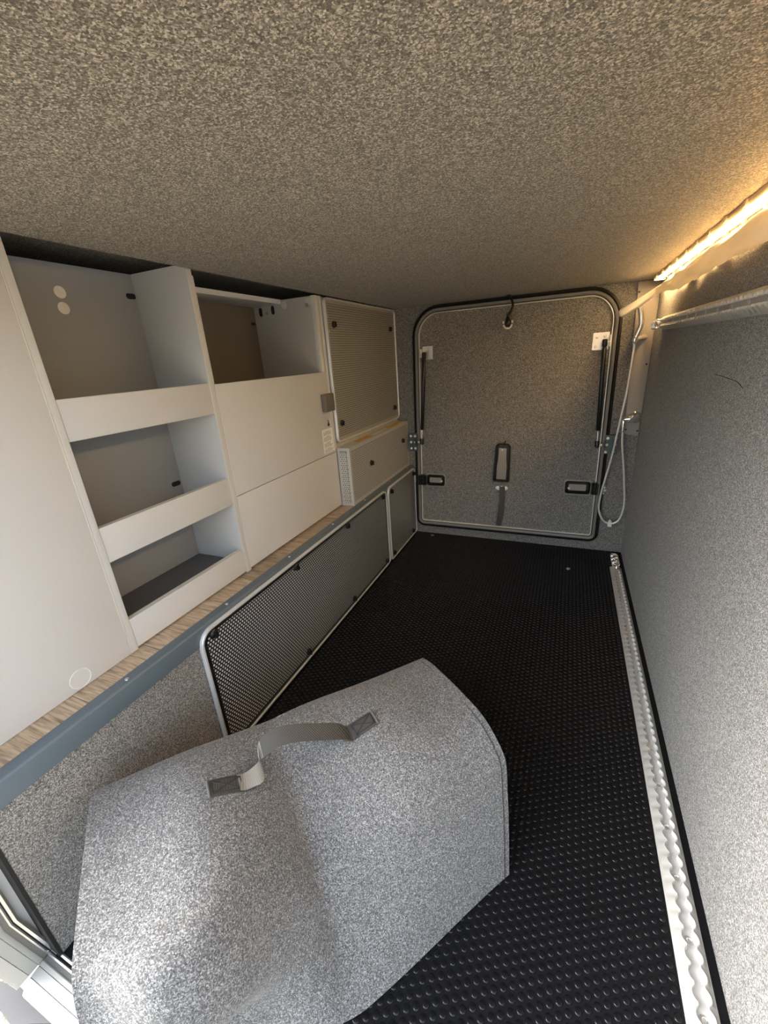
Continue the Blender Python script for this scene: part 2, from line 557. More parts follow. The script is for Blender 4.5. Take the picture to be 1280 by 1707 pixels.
# folding hinge arms of the door
def hinge(xa, xb, z0, z1, knx0, knx1, bolts):
    """cover between xa (knuckle side) and xb"""
    m = M()
    lo, hi = min(xa, xb), max(xa, xb)
    def lp(ins, dep):
        pts = rrect(lo + ins, hi - ins, z0 + ins, z1 - ins, 0.012, 5)
        return [bw(u, v, dep) for u, v in pts]
    m.loft([lp(0.004, 0.006), lp(0.0, 0.010), lp(0.001, 0.020), lp(0.008, 0.028)], True, True, True)
    h = build('hinge_cover', m, MT['black'], door, smooth=40)
    p = M()
    fl_ = [bw(u, v, 0.0285) for u, v in rrect(lo + 0.016, hi - 0.018, z0 + 0.018, z1 - 0.016, 0.005, 4)]
    p.prism(fl_, (0, -0.0015, 0))
    build('cover_face', p, MT['greyplastic'], h, smooth=40)
    build('cover_screw', M().lathe(bw(xb + (0.018 if xb < xa else -0.018), z0 + 0.028, 0.029), (0, -1, 0), [(0.006, 0), (0.005, 0.003), (0, 0.0035)], 12), MT['bolt'], h, smooth=40)
    rim = M()
    def lr(ins, dep):
        return [bw(u, v, dep) for u, v in rrect(lo - ins, hi + ins, z0 - ins, z1 + ins, 0.014, 5)]
    rim.loft([lr(0.0005, 0.0061), lr(0.0005, 0.0125), lr(0.006, 0.0115), lr(0.007, 0.0061)], True, ring=True)
    build('cover_rim', rim, MT['greyplastic'], h, smooth=40)
    k = M()
    zc = (z0 + z1) / 2
    for i, (a, b) in enumerate(((-0.030, -0.011), (-0.010, 0.010), (0.011, 0.030))):
        k.cyl(bw((knx0 + knx1) / 2, zc + a, 0.028), bw((knx0 + knx1) / 2, zc + b, 0.028), 0.010, 14)
    a, b = sorted((knx0, knx1))
    k.prism([bw(u, v, 0.012) for u, v in rrect(a, b, zc - 0.028, zc + 0.028, 0.004, 3)], (0, -0.014, 0))
    build('hinge_knuckle', k, MT['black'], h, smooth=40)
    for (bx, bz) in bolts:
        build('hinge_bolt', M().lathe(bw(bx, bz, 0.001), (0, -1, 0), [(0.0075, -0.004), (0.0075, 0.002), (0.005, 0.006), (0, 0.007)], 10), MT['bolt'], h, smooth=40)
hinge(-0.700, -0.597, 0.296, 0.360, -0.748, -0.702, [(-0.766, 0.345), (-0.766, 0.316), (-0.770, 0.331)])
hinge(0.140, 0.026, 0.296, 0.362, 0.143, 0.176, [(0.202, 0.338), (0.204, 0.322), (0.199, 0.308)])

# lock cover in the middle of the door, tilted a little, with strap below
lk = M()
def llp(ins, dep, waist=0.0):
    pts = rrect(-0.042 + ins, 0.042 - ins, -0.104 + ins, 0.104 - ins, (0.012, 0.012, 0.018, 0.018), 5)
    out = []
    for u, v in pts:
        uu = u * (1 + 0.05 * (-v / 0.104)) if v < 0.03 else u * (1 - 0.12 * (v - 0.03) / 0.074)
        a = math.radians(-2.0)
        out.append(bw(-0.2865 + uu * math.cos(a) - v * math.sin(a), 0.4415 + uu * math.sin(a) + v * math.cos(a), dep))
    return out
lk.loft([llp(0.002, 0.006), llp(0.0, 0.010), llp(0.001, 0.024), llp(0.010, 0.040), llp(0.017, 0.0405)], True, True, True)
lock = build('lock_cover', lk, MT['black'], door, smooth=40)
lf = M()
lf.prism([bw(u - 0.2865, v + 0.4415, 0.041) for u, v in [(-0.027, -0.088), (0.022, -0.089), (0.024, -0.02), (0.020, 0.035), (0.020, 0.078), (-0.018, 0.080), (-0.020, 0.03), (-0.026, -0.02)]], (0, -0.0022, 0))
build('cover_face', lf, MT['greyplastic'], lock, bevel=0.001)
tri = [bw(-0.2865 + a, 0.512 + b, 0.0438) for a, b in ((-0.006, -0.004), (0.003, -0.004), (-0.0015, 0.005))]
build('triangle_mark', M().prism(tri, (0, -0.0006, 0)), MT['white'], lock, smooth=0)
build('lock_pin', M().cyl(bw(-0.276, 0.544, 0.018), bw(-0.276, 0.560, 0.018), 0.0022, 8), MT['black'], lock)
clip = M()
for x in (-0.305, -0.284, -0.263):
    clip.lathe(bw(x, 0.305, 0.004), (0, -1, 0), [(0.011, 0), (0.011, 0.006), (0.006, 0.011), (0, 0.012)], 14)
clip.box(-0.305, -0.262, YB - 0.014, YB - 0.005, 0.297, 0.312)
build('strap_clamp', clip, MT['white'], door, smooth=40, label='white clamp above the strap')
sp = [(-0.2815, 0.312), (-0.281, 0.28), (-0.2805, 0.24), (-0.2825, 0.19), (-0.287, 0.14), (-0.292, 0.10), (-0.294, 0.084)]
sm = M()
sm.loft([[bw(x - 0.0145, z, d), bw(x + 0.0145, z, d), bw(x + 0.0145, z, d + 0.003), bw(x - 0.0145, z, d + 0.003)] for (x, z), d in zip(sp, (0.014, 0.016, 0.02, 0.023, 0.024, 0.022, 0.020))], True, True, True)
build('pull_strap', sm, MT['strap'], door, smooth=40)

# gas struts: things of their own, each with its two brackets
def strut(label, top, bot, plate, holes, hp, boltpos):
    t = thing('gas_strut', label, 'strut', bw(bot[0], bot[1], 0.03), 'gas struts of the far door')
    a, b = bw(*top, 0.040), bw(*bot, 0.040)
    d = (b - a).normalized()
    Ln = (b - a).length
    build('cylinder', M().tube([a + d * 0.02, a + d * 0.024, a + d * (Ln * 0.84), a + d * (Ln * 0.85)], [0.007, 0.0095, 0.0095, 0.006], 16), MT['black'], t, smooth=40)
    build('piston_rod', M().tube([a + d * (Ln * 0.85), b - d * 0.012], 0.0045, 12), MT['chrome'], t, smooth=40)
    side = -1 if top[0] < -0.28 else 1
    for p, up_ in ((a, 1), (b, -1)):
        e = M()
        e.tube([p - d * 0.012 * up_, p - d * 0.008 * up_, p + d * 0.016 * up_, p + d * 0.020 * up_], [0.007, 0.0105, 0.0105, 0.008], 14)
        j = build('end_joint', e, MT['black'], t, smooth=40)
        build('ball_stud', M().lathe(p + Vector((side * 0.009, 0, 0)), (side, 0, 0), [(0.004, 0), (0.004, 0.006), (0.0065, 0.007), (0.0065, 0.011), (0.004, 0.013), (0, 0.013)], 12), MT['bolt'], j, smooth=40)
    u0, u1, v0, v1 = plate
    pm = M()
    pm.prism([bw(u, v, 0.006) for u, v in rrect(u0, u1, v0, v1, 0.003, 3)], (0, -0.003, 0))
    xs = u0 if side < 0 else u1
    pm.box(min(xs, xs + side * 0.003), max(xs, xs + side * 0.003), YB - 0.045, YB - 0.006, v0 + 0.012, v1 - 0.012)
    pl = build('door_bracket', pm, MT['zinc'], t, smooth=40, label='pale rectangular bracket')
    for (hx, hz) in holes:
        build('rivet', M().lathe(bw(hx, hz, 0.009), (0, -1, 0), [(0.006, 0), (0.005, 0.002), (0, 0.003)], 12), MT['bolt'], pl, smooth=40)
    u0, u1, v0, v1 = hp
    hm = M()
    hm.prism([bw(u, v, 0.0245) for u, v in rrect(u0, u1, v0, v1, 0.006, 4)], (0, 0.024, 0))
    q = bw(*bot, 0.040)
    xe = u1 if side < 0 else u0
    ear = [(xe, YB - 0.004, v1 - 0.012), (xe, YB - 0.004, v0 + 0.02), (xe, q.y + 0.003, q.z - 0.014), (xe, q.y - 0.008, q.z), (xe, q.y + 0.003, q.z + 0.014)]
    hm.prism(ear, (side * 0.003, 0, 0))
    hl = build('wall_bracket', hm, MT['hingeplate'], t, smooth=40, label='blue-grey bolted plate')
    for (bx, bz) in boltpos:
        build('bolt', M().lathe(bw(bx, bz, 0.0245), (0, -1, 0), [(0.0068, 0), (0.0068, 0.003), (0.004, 0.0055), (0, 0.006)], 10), MT['bolt'], hl, smooth=40)
strut('black gas strut along the left side of the far door', (-0.697, 0.999), (-0.7245, 0.545),
      (-0.703, -0.650, 0.974, 1.038), [(-0.688, 1.022), (-0.664, 1.024), (-0.664, 0.988)],
      (-0.797, -0.745, 0.493, 0.592), [(-0.787, 0.578), (-0.763, 0.578), (-0.787, 0.544), (-0.763, 0.544), (-0.787, 0.509), (-0.763, 0.509)])
strut('black gas strut along the right side of the far door, beside the hose', (0.131, 1.000), (0.148, 0.545),
      (0.082, 0.147, 0.969, 1.040), [(0.098, 1.022), (0.129, 1.024), (0.096, 0.983), (0.128, 0.985)],
      (0.176, 0.236, 0.504, 0.592), [(0.190, 0.578), (0.224, 0.580), (0.189, 0.547), (0.222, 0.549), (0.187, 0.512), (0.219, 0.514)])

# black swan-neck hook over the top of the door
hk = thing('hook_lamp', 'small black swan-neck fitting with a pale cup at the tip, hanging above the far door', 'hook', (-0.278, 2.12, ZC))
pts = [(-0.279, 2.135, 1.2245), (-0.276, 2.130, 1.219), (-0.262, 2.126, 1.200), (-0.2575, 2.122, 1.177), (-0.264, 2.120, 1.156), (-0.277, 2.118, 1.141), (-0.279, 2.118, 1.128)]
build('neck', M().tube(pts, [0.0035, 0.0045, 0.005, 0.0055, 0.0055, 0.006, 0.0065], 12), MT['black'], hk, smooth=60)
build('bulb', M().lathe((-0.277, 2.118, 1.131), (0.05, 0, -1), [(0.006, -0.004), (0.008, 0.002), (0.013, 0.014), (0.0135, 0.026), (0.010, 0.036), (0.004, 0.041), (0, 0.042)], 18), MT['black'], hk, smooth=60)
cu = M()
cu.tube([(-0.277 + 0.0185 * math.sin(a), 2.116, 1.106 - 0.0195 * math.cos(a)) for a in [math.radians(t) for t in range(-80, 81, 16)]], 0.0042, 10)
cu.lathe((-0.2965, 2.116, 1.112), (0, 0, 1), [(0.0045, -0.004), (0.0045, 0.006), (0, 0.0065)], 10)
cu.lathe((-0.2575, 2.116, 1.112), (0, 0, 1), [(0.0045, -0.004), (0.0045, 0.007), (0, 0.0075)], 10)
cu.lathe((-0.277, 2.116, 1.088), (0, 0, -1), [(0.006, -0.003), (0.006, 0.004), (0, 0.005)], 10)
build('cup', cu, MT['cap'], hk, smooth=60, label='pale U-shaped cup')
build('ceiling_base', M().lathe((-0.279, 2.135, ZC), (0, 0, -1), [(0.012, 0.0), (0.010, 0.003), (0, 0.004)], 14), MT['black'], hk, smooth=40)

# ------------------------------------------------------------------ cabinets on the ledge
def cabbox(name, box, mat, parent, label=None, bevel=0.0008):
    return build(name, M().box(*box), mat, parent, label=label, bevel=bevel)

tall = thing('tall_cupboard', 'tall closed grey cupboard at the left edge of the picture, one smooth front', 'cupboard', (-1.05, 0.30, ZL))
cabbox('front_panel', (XC - 0.018, XC, 0.142, 0.4605, ZL + 0.001, 1.215), MT['cab'], tall)
cabbox('edge_band', (XC - 0.018, XC + 0.0006, 0.4607, 0.4632, ZL + 0.001, 1.219), MT['cab_edge'], tall, label='bright edge band')
cabbox('side_panel', (-1.25, XC - 0.019, 0.445, 0.4605, ZL + 0.001, 1.215), MT['cab_in'], tall)
cabbox('top_panel', (-1.25, XC - 0.019, 0.142, 0.444, 1.200, 1.215), MT['cab_in'], tall)
cp = M()
cp.loft([[(XC + d, 0.3535 + r * math.cos(6.2832 * i / 28), 0.4335 + r * math.sin(6.2832 * i / 28)) for i in range(28)] for r, d in ((0.0205, 0.0), (0.0205, 0.0009), (0.0198, 0.0012), (0.0192, 0.0003), (0.0, 0.0003))], True)
build('cover_ring', M().tube([(XC + 0.0004, 0.3535 + 0.0200 * math.cos(6.2832 * i / 32), 0.4335 + 0.0200 * math.sin(6.2832 * i / 32)) for i in range(32)], 0.0009, 6, ring=True), MT['white'], tall, label='thin pale ring around the hole cover')
build('hole_cover', cp, MT['cab'], tall, smooth=40, label='round hole cover near the bottom')

sh = thing('open_shelf_unit', 'grey open shelf unit with three lipped shelves beside the tall cupboard', 'shelf', (-0.95, 0.66, ZL))
XBK = -1.045
cabbox('side_panel', (-1.06, XC, 0.4637, 0.4775, ZL + 0.001, 1.222), MT['cab'], sh)
cabbox('side_panel', (-1.06, XC, 0.8500, 0.8655, ZL + 0.001, 1.238), MT['cab'], sh)
cabbox('edge_band', (XC, XC + 0.0007, 0.8500, 0.8520, ZL + 0.001, 1.222), MT['cab_edge'], sh)
bp_ = cabbox('back_panel', (XBK - 0.012, XBK, 0.478, 0.8495, ZL + 0.001, 1.238), MT['cab_back'], sh)
for i, (z0, z1, zt) in enumerate(((0.888, 0.965, 0.906), (0.632, 0.709, 0.650), (0.4155, 0.488, 0.451))):
    cabbox('shelf_board', (XBK + 0.0005, XC - 0.0165, 0.478, 0.8495, zt - 0.016, zt), MT['liner'] if i == 2 else MT['cab_in'], sh, label='dark grey bottom board' if i == 2 else None)
    f = cabbox('front_lip', (XC - 0.016, XC - 0.0012, 0.4782, 0.8493, z0, z1), MT['cab'], sh)
    cabbox('edge_band', (XC - 0.0158, XC - 0.001, 0.4784, 0.8491, z1, z1 + 0.0008), MT['cab_edge'], f, bevel=0)
for (y, z) in ((0.663, 1.180), (0.661, 1.148)):
    build('screw_cap', M().lathe((XBK, y, z), (1, 0, 0), [(0.0125, 0), (0.0125, 0.0006), (0.0115, 0.0011), (0, 0.0011)], 24), MT['cap'], sh, smooth=30)
def slot(parent, F, u, v, lu, lv):
    r = min(lu, lv) / 2 * 0.95
    m = M()
    m.prism([F(a, b, 0.0001) for a, b in rrect(u - lu / 2, u + lu / 2, v - lv / 2, v + lv / 2, r, 5)], Vector(F(0, 0, 0.0012)) - Vector(F(0, 0, 0)))
    o = build('cable_slot', m, MT['blackmatt'], parent, smooth=30)
    return o
slot(sh, Fx(XBK), 0.836, 1.187, 0.026, 0.013)
slot(sh, Fx(XBK), 0.830, 0.690, 0.030, 0.014)

dr = thing('drop_front_cabinet', 'grey cabinet with open top bay over two closed flaps, beside the perforated panels', 'cabinet', (-0.95, 1.16, ZL))
XB2 = -1.13
cabbox('side_panel', (-1.20, XC - 0.001, 0.8662, 0.8700, ZL + 0.001, 1.215), MT['cab'], dr)
sp2 = cabbox('side_panel', (-1.20, XC - 0.018, 1.4200, 1.4400, ZL + 0.001, 1.222), MT['cab_in'], dr)
cabbox('front_post', (XC - 0.018, XC, 1.4200, 1.4395, 0.962, 1.2235), MT['cab_edge'], dr)
cabbox('front_post', (XC - 0.018, XC + 0.001, 1.4440, 1.4620, 0.664, 1.2235), MT['cab'], dr)
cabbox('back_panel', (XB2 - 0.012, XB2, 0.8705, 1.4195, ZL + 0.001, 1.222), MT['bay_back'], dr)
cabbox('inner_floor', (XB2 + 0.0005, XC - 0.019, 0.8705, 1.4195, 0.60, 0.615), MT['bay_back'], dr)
cabbox('top_rail', (XB2 + 0.0005, -1.004, 0.8705, 1.4195, 1.2085, 1.2235), MT['cab'], dr)
fl1 = cabbox('upper_flap', (XC - 0.016, XC, 0.8672, 1.4555, 0.6510, 0.9620), MT['cab'], dr, bevel=0.0012)
fl2 = cabbox('lower_flap', (XC - 0.016, XC, 0.8672, 1.4570, 0.4180, 0.6485), MT['cab'], dr, bevel=0.0012)
cabbox('edge_band', (XC, XC + 0.0006, 0.8674, 0.8690, 0.652, 0.961), MT['cab_edge'], fl1, bevel=0)
cabbox('edge_band', (XC, XC + 0.0006, 0.8674, 0.8690, 0.419, 0.648), MT['cab_edge'], fl2, bevel=0)
cabbox('shadow_plinth', (XC - 0.05, XC - 0.030, 0.8702, 1.456, ZL + 0.0005, 0.60), MT['blackmatt'], dr)  # black, to put the shadow under the lower flap into its colour
build('push_lock', M().box(XC, XC + 0.022, 1.385, 1.447, 0.818, 0.884), MT['knob'], fl1, bevel=0.003, label='square grey-brown push lock')
kh = M()
kh.lathe((XC, 1.420, 0.766), (1, 0, 0), [(0.007, 0), (0.007, 0.0014), (0, 0.0014)], 16)
kh.prism([(XC, 1.4165, 0.768), (XC, 1.4235, 0.768), (XC, 1.4215, 0.784), (XC, 1.4185, 0.784)], (0.0013, 0, 0))
build('keyhole', kh, MT['blackmatt'], fl1, smooth=30)
build('keyhole_plate', M().box(XC, XC + 0.0015, 1.433, 1.438, 0.756, 0.787), MT['cap'], fl1, bevel=0.0004)
lab = build('instruction_label', M().box(XC, XC + 0.0009, 1.366, 1.450, 0.660, 0.752), MT['paper'], fl1, smooth=0, label='small white sticker with lines of print')
ink = M()
rr = random.Random(3)
zz = 0.744
for para in (4, 5, 5, 4):
    for ln in range(para):
        c0 = 1.374 if ln else 1.391
        end = 1.442 - (0.020 if ln == 0 else rr.uniform(0, 0.026))
        while c0 < end:
            c1 = min(c0 + rr.uniform(0.004, 0.012), end)
            ink.box(XC + 0.0009, XC + 0.0011, c0, c1, zz - 0.0017, zz)
            c0 = c1 + 0.0022
        zz -= 0.0040
    zz -= 0.0036
build('print', ink, MT['ink'], lab, smooth=0, kind='stuff')
def Fyy(y0):               # side panel facing -y: u = x, v = z
    return lambda u, v, w_: (u, y0 - w_, v)
slot(dr, Fyy(1.42), -1.100, 1.190, 0.014, 0.030)
slot(dr, Fyy(1.42), -1.043, 1.192, 0.014, 0.030)
slot(dr, Fx(XB2), 1.402, 1.152, 0.024, 0.011)
for (x, z, r) in ((-1.072, 1.184, 0.004), (-0.892, 1.194, 0.005)):
    build('screw_hole', M().lathe((x, 1.42, z), (0, -1, 0), [(r * 1.5, 0.0), (r * 1.5, 0.001), (r, 0.0012), (0, 0.0012)], 14), MT['greyplastic'], dr, smooth=30)
for (x, z) in ((-0.990, 1.203), (-0.885, 1.206)):
    build('screw_cap', M().lathe((x, 1.42, z), (0, -1, 0), [(0.0125, 0), (0.012, 0.0008), (0, 0.0008)], 20), MT['cab'], dr, smooth=30)

# ------------------------------------------------------------------ perforated covers
def knob_mesh():
    m = M()
    m.lathe((0, 0, 0), (1, 0, 0), [(0.0125, 0.0), (0.0125, 0.004), (0.010, 0.0065), (0.006, 0.008), (0, 0.0085)], 18)
    m.box(0.006, 0.013, -0.0028, 0.0028, -0.009, 0.009)
    return m
KN = None
def add_knob(parent, at):
    global KN
    if KN is None:
        KN = build('turn_knob', knob_mesh().moved(at), MT['black'], parent, loc=at, smooth=35)
        return KN
    return copy_at(KN, parent, at)
STUDM = None
def catch(parent, at):
    global STUDM
    if STUDM is None:
        STUDM = build('rivet', M().lathe((0, 0, 0), (1, 0, 0), [(0.004, 0), (0.0035, 0.002), (0, 0.003)], 10).moved(at), MT['bolt'], parent, loc=at, smooth=35)
        return STUDM
    return copy_at(STUDM, parent, at)

def framed(parent, x, y0, y1, z0, z1, r, perf, trimw=0.007, metal='perf', back='backing'):
    """a panel facing +x whose front is at x, edged with aluminium trim"""
    F = Fx(x)
    def lp(ins, w_):
        q = tuple(max(k - ins, 0.003) for k in (r if isinstance(r, tuple) else (r,) * 4))
        return [F(a, b, w_) for a, b in rrect(y0 + ins, y1 - ins, z0 + ins, z1 - ins, q, 6)]
    tm = M()
    tm.loft([lp(0.0, -0.008), lp(0.0, 0.001), lp(0.0015, 0.0035), lp(trimw - 0.001, 0.0035), lp(trimw, 0.0016), lp(trimw, -0.008)], True, ring=True)
    build('edge_trim', tm, MT['alu_trim'], parent, smooth=40)
    if perf:
        b = M()
        b.prism(lp(trimw, -0.008), Vector(F(0, 0, 0.0065)) - Vector(F(0, 0, 0)))
        build('backing', b, MT[back], parent, smooth=0)
        rim = M()
        rim.loft([lp(trimw + 0.0002, -0.0006), lp(0.019, -0.0006)], True)
        build('sheet_border', rim, MT[metal], parent, smooth=0)
        hp = hexperf(F, y0 + 0.012, y1 - 0.012, z0 + 0.011, z1 - 0.011, 0.0100, 0.0034)
        build('perforated_sheet', hp, MT[metal], parent, smooth=0, fix=False)
    else:
        b = M()
        b.prism(lp(trimw, -0.008), Vector(F(0, 0, 0.008)) - Vector(F(0, 0, 0)))
        build('sheet', b, MT['plate'], parent, smooth=0)

p1 = thing('perforated_cover', 'long perforated metal cover on the step face with seven black turn knobs', 'panel', (-0.770, 1.15, 0.012))
framed(p1, -0.7705, 0.568, 1.740, 0.010, 0.4005, (0.012, 0.02, 0.03, 0.040), True, 0.007, 'perfshade')
for y in (0.611, 0.974, 1.334, 1.697):
    add_knob(p1, (-0.7705, y, 0.378))
for y in (0.971, 1.330, 1.693):
    add_knob(p1, (-0.7705, y, 0.040))
p2 = thing('metal_cover', 'short plain brushed metal cover at the far end of the step', 'panel', (-0.770, 1.97, 0.010))
framed(p2, -0.7705, 1.762, 2.165, 0.008, 0.4005, (0.012, 0.012, 0.022, 0.035), False)
for (y, z) in ((1.805, 0.372), (2.135, 0.372), (2.095, 0.038), (1.795, 0.038)):
    add_knob(p2, (-0.7700, y, z))
p3 = thing('vent_cover', 'tall perforated metal cover above the box with yellow stickers', 'panel', (-0.85, 1.82, 0.682))
framed(p3, -0.848, 1.466, 2.168, 0.682, 1.2215, 0.022, True, 0.008, 'perfwarm', 'boxliner')
for (y, z) in ((1.523, 1.130), (2.095, 1.130), (2.100, 0.745), (1.510, 0.758)):
    add_knob(p3, (-0.848, y, z))
for (y, z) in ((1.482, 1.158), (1.484, 1.104), (2.152, 1.155), (2.153, 1.100), (2.154, 0.772), (2.155, 0.722), (1.480, 0.783), (1.481, 0.730)):
    catch(p3, (-0.848, y, z))
build('housing', M().box(-1.20, -0.8605, 1.4625, 2.168, ZL + 0.002, 1.2215), MT['cab_in'], p3, smooth=0)

p4 = thing('perforated_box', 'low perforated metal box on the ledge with warning stickers on top', 'box', (-0.83, 1.82, ZL))
XF, Y0, Y1, Z0, Z1 = -0.801, 1.4640, 2.169, ZL + 0.002, 0.662
sh_ = M()
b4 = M()
b4.box(-0.858, XF - 0.0025, Y0 + 0.003, Y1, Z0, Z1 - 0.004)
build('liner', b4, MT['boxliner'], p4, smooth=0)
build('front_sheet', hexperf(Fx(XF), Y0 + 0.008, Y1 - 0.010, Z0 + 0.008, Z1 - 0.010, 0.0100, 0.0031), MT['perf'], p4, smooth=0, fix=False)
fb = M()
def frect(F, u0, u1, v0, v1, ins, ww):
    return [[F(a, b, ww) for a, b in rrect(u0, u1, v0, v1, 0.001, 1)], [F(a, b, ww) for a, b in rrect(u0 + ins, u1 - ins, v0 + ins, v1 - ins, 0.001, 1)]]
fb.loft(frect(Fx(XF), Y0, Y1, Z0, Z1, 0.015, -0.0006), True)
def Fside(y0):
    return lambda u, v, ww: (u, y0 - ww, v)
fb.loft(frect(Fside(Y0), -0.858, XF, Z0, Z1, 0.0125, -0.0006), True)
fb.box(-0.858, XF, Y0, Y1, Z1 - 0.0012, Z1)
build('folded_edges', fb, MT['perf'], p4, smooth=0)
build('side_sheet', hexperf(Fside(Y0), -0.858 + 0.006, XF - 0.006, Z0 + 0.008, Z1 - 0.008, 0.0100, 0.0027), MT['perf'], p4, smooth=0, fix=False)
tb = M()
tb.tube([(XF, Y0, Z0), (XF, Y0, Z1)], 0.0018, 8)
tb.tube([(XF, Y0, Z1), (XF, Y1, Z1)], 0.0018, 8)
build('edge_roll', tb, MT['alu_trim'], p4, smooth=60)
for (y, z) in ((1.665, 0.552), (2.075, 0.572)):
    add_knob(p4, (XF, y, z))
def sticker(name, mat, pts):
    build(name, M().prism([(x, y, Z1) for x, y in pts], (0, 0, 0.0008)), mat, p4, smooth=0)
sticker('warning_sticker', MT['orange'], [(-0.846, 1.60), (-0.818, 1.60), (-0.818, 1.74), (-0.846, 1.74)])
sticker('white_sticker', MT['paper'], [(-0.838, 1.757), (-0.824, 1.757), (-0.824, 1.935), (-0.838, 1.935)])
sticker('warning_sticker', MT['yellow'], [(-0.846, 1.95), (-0.816, 1.95), (-0.816, 2.12), (-0.846, 2.12)])

# ------------------------------------------------------------------ tie-down rails
def rail(name, label, G, L0, L1, u_screw, loc, W=0.048, both=False):
    """G(u, v, w): u along the rail, v across, w out of the surface; keyhole slot with round lobes"""
    t = thing(name, label, 'rail', loc)
    vc, r, hs, pit = 0.0265, 0.0120, 0.0062, 0.0252
    sub = 14
    n = int((L1 - L0) / pit) * sub
    lo, hi, flo, el, eh = [], [], [], [], []
    H = 0.0115
    for i in range(n + 1):
        u = L0 + i * pit / sub
        ph = ((u - u_screw) / pit + 0.5) % 1.0 - 0.5
        d = ph * pit
        hw = max(hs, math.sqrt(max(r * r - d * d, 0.0)))
        lo.append([G(u, 0, 0), G(u, 0.0004, 0.003), G(u, 0.004, 0.0055), G(u, vc - hw - 0.0022, H)])
        el.append([G(u, vc - hw - 0.0022, H), G(u, vc - hw - 0.0010, H + 0.0012), G(u, vc - hw, H), G(u, vc - hw, 0.0015)])
        hi.append([G(u, W, 0), G(u, W - 0.0004, 0.003), G(u, W - 0.004, 0.0048), G(u, vc + hw + 0.0022, H)])
        eh.append([G(u, vc + hw + 0.0022, H), G(u, vc + hw + 0.0010, H + 0.0012), G(u, vc + hw, H), G(u, vc + hw, 0.0015)])
        flo.append([G(u, vc - hw, 0.0015), G(u, vc, 0.0018), G(u, vc + hw, 0.0015)])
    m = M()
    m.loft(lo, False)
    m.loft(hi, False)
    if not both:
        m.loft(el, False)
    build('profile', m, MT['rail'], t, smooth=50)
    e_ = M()
    e_.loft(eh, False)
    build('slot_edge', e_, MT['railglint'], t, smooth=50)
    if both:
        e2 = M()
        e2.loft(el, False)
        build('slot_edge', e2, MT['railglint'], t, smooth=50)
    s_ = M()
    s_.loft(flo, False)
    build('slot', s_, MT['rail'] if both else MT['railslot'], t, smooth=50)
    k = -int((u_screw - L0) / (4 * pit))
    while True:
        u = u_screw + k * 4 * pit
        k += 1
        if u > L1 - 0.02:
            break
        if u < L0 + 0.01:
            continue
        sc = M()
        c = Vector(G(u, vc, 0.0016))
        ax = Vector(G(u, vc, 1.0)) - Vector(G(u, vc, 0))
        sc.lathe(c, ax, [(0.0072, 0), (0.0068, 0.0010), (0.0040, 0.0013), (0.0030, 0.0004), (0, 0.0004)], 14)
        build('rail_screw', sc, MT['zinc'], t, smooth=40)
    return t
rail('floor_rail', 'pale slotted tie-down rail lying on the floor along the right wall', lambda u, v, w_: (0.2495 + v, u, w_), 0.20, 1.992, 0.567, (0.2735, 1.1, 0))
rail('wall_rail', 'pale slotted tie-down rail fixed high along the right wall', lambda u, v, w_: (XR - w_ * 1.3, u, 1.0275 + v), 0.20, 2.010, 0.60, (XR, 1.1, 1.0275), both=True)

def fitting(label, G, u0, loc, n=6):
    t = thing('ring_fitting', label, 'fitting', loc, 'chrome ring fittings at the rail ends')
    for i in range(n):
        u = u0 + 0.012 + i * 0.0185
        rad, tl = 0.0150, math.radians(28 if i % 2 else -20)
        pts = []
        for k in range(18):
            a = 6.2832 * k / 18
            du, dv, dw = rad * 0.75 * math.cos(a) * math.sin(tl + 0.6), rad * math.sin(a), rad * 0.75 * math.cos(a) * math.cos(tl + 0.6) + 0.0165
            pts.append(G(u + du, 0.0245 + dv, dw))
        build('ring', M().tube(pts, 0.0036, 8, ring=True), MT['chrome'], t, smooth=60)
    b = M()
    b.prism([G(u0 - 0.040 + a, 0.0265 + c, 0.0086) for a, c in rrect(0, 0.040, -0.009, 0.009, 0.004, 4)], Vector(G(0, 0, 0.007)) - Vector(G(0, 0, 0)))
    build('stud_base', b, MT['chrome'], t, smooth=40)
    build('plunger', M().lathe(G(u0 - 0.012, 0.0265, 0.015), Vector(G(0, 0, 1)) - Vector(G(0, 0, 0)), [(0.007, 0), (0.007, 0.006), (0.0045, 0.0085), (0, 0.009)], 14), MT['chrome'], t, smooth=40)
    return t
fitting('chrome ring fitting at the far end of the floor rail', lambda u, v, w_: (0.2495 + v, u, w_), 1.985, (0.274, 2.02, 0))
fitting('chrome ring fitting at the far end of the wall rail', lambda u, v, w_: (XR - w_, u, 1.0275 + v), 2.005, (XR, 2.04, 1.03), 5)

# ------------------------------------------------------------------ LED strip and rolled fabric
led = thing('led_strip_light', 'long warm glowing light strip in the corner of ceiling and right wall', 'light', (0.29, 1.2, ZC))
hs = M()
hs.loft([[(x, y, z) for x, z in ((0.2700, ZC), (0.2700, ZC - 0.006), (0.2740, ZC - 0.010), (0.2775, ZC - 0.010), (0.2775, ZC - 0.004), (0.3005, ZC - 0.004), (0.3005, ZC - 0.010), (0.3045, ZC - 0.010), (0.3085, ZC - 0.006), (0.3085, ZC))] for y in (0.20, 2.080)], True, True, True)
build('channel', hs, MT['ledhouse'], led, bevel=0.0006, seg=1)
df = M()
arc = [(0.289 + 0.0078 * math.cos(a), ZC - 0.0045 - 0.0095 * math.sin(a)) for a in [math.pi * i / 10 for i in range(11)]]
df.loft([[(x, y, z) for x, z in arc] for y in (0.20, 2.070)], True, True, True)
build('diffuser', df, MT['led'], led, smooth=50)
build('end_cap', M().box(0.270, 0.309, 2.0705, 2.086, ZC - 0.017, ZC - 0.0005), MT['ledhouse'], led, bevel=0.002)
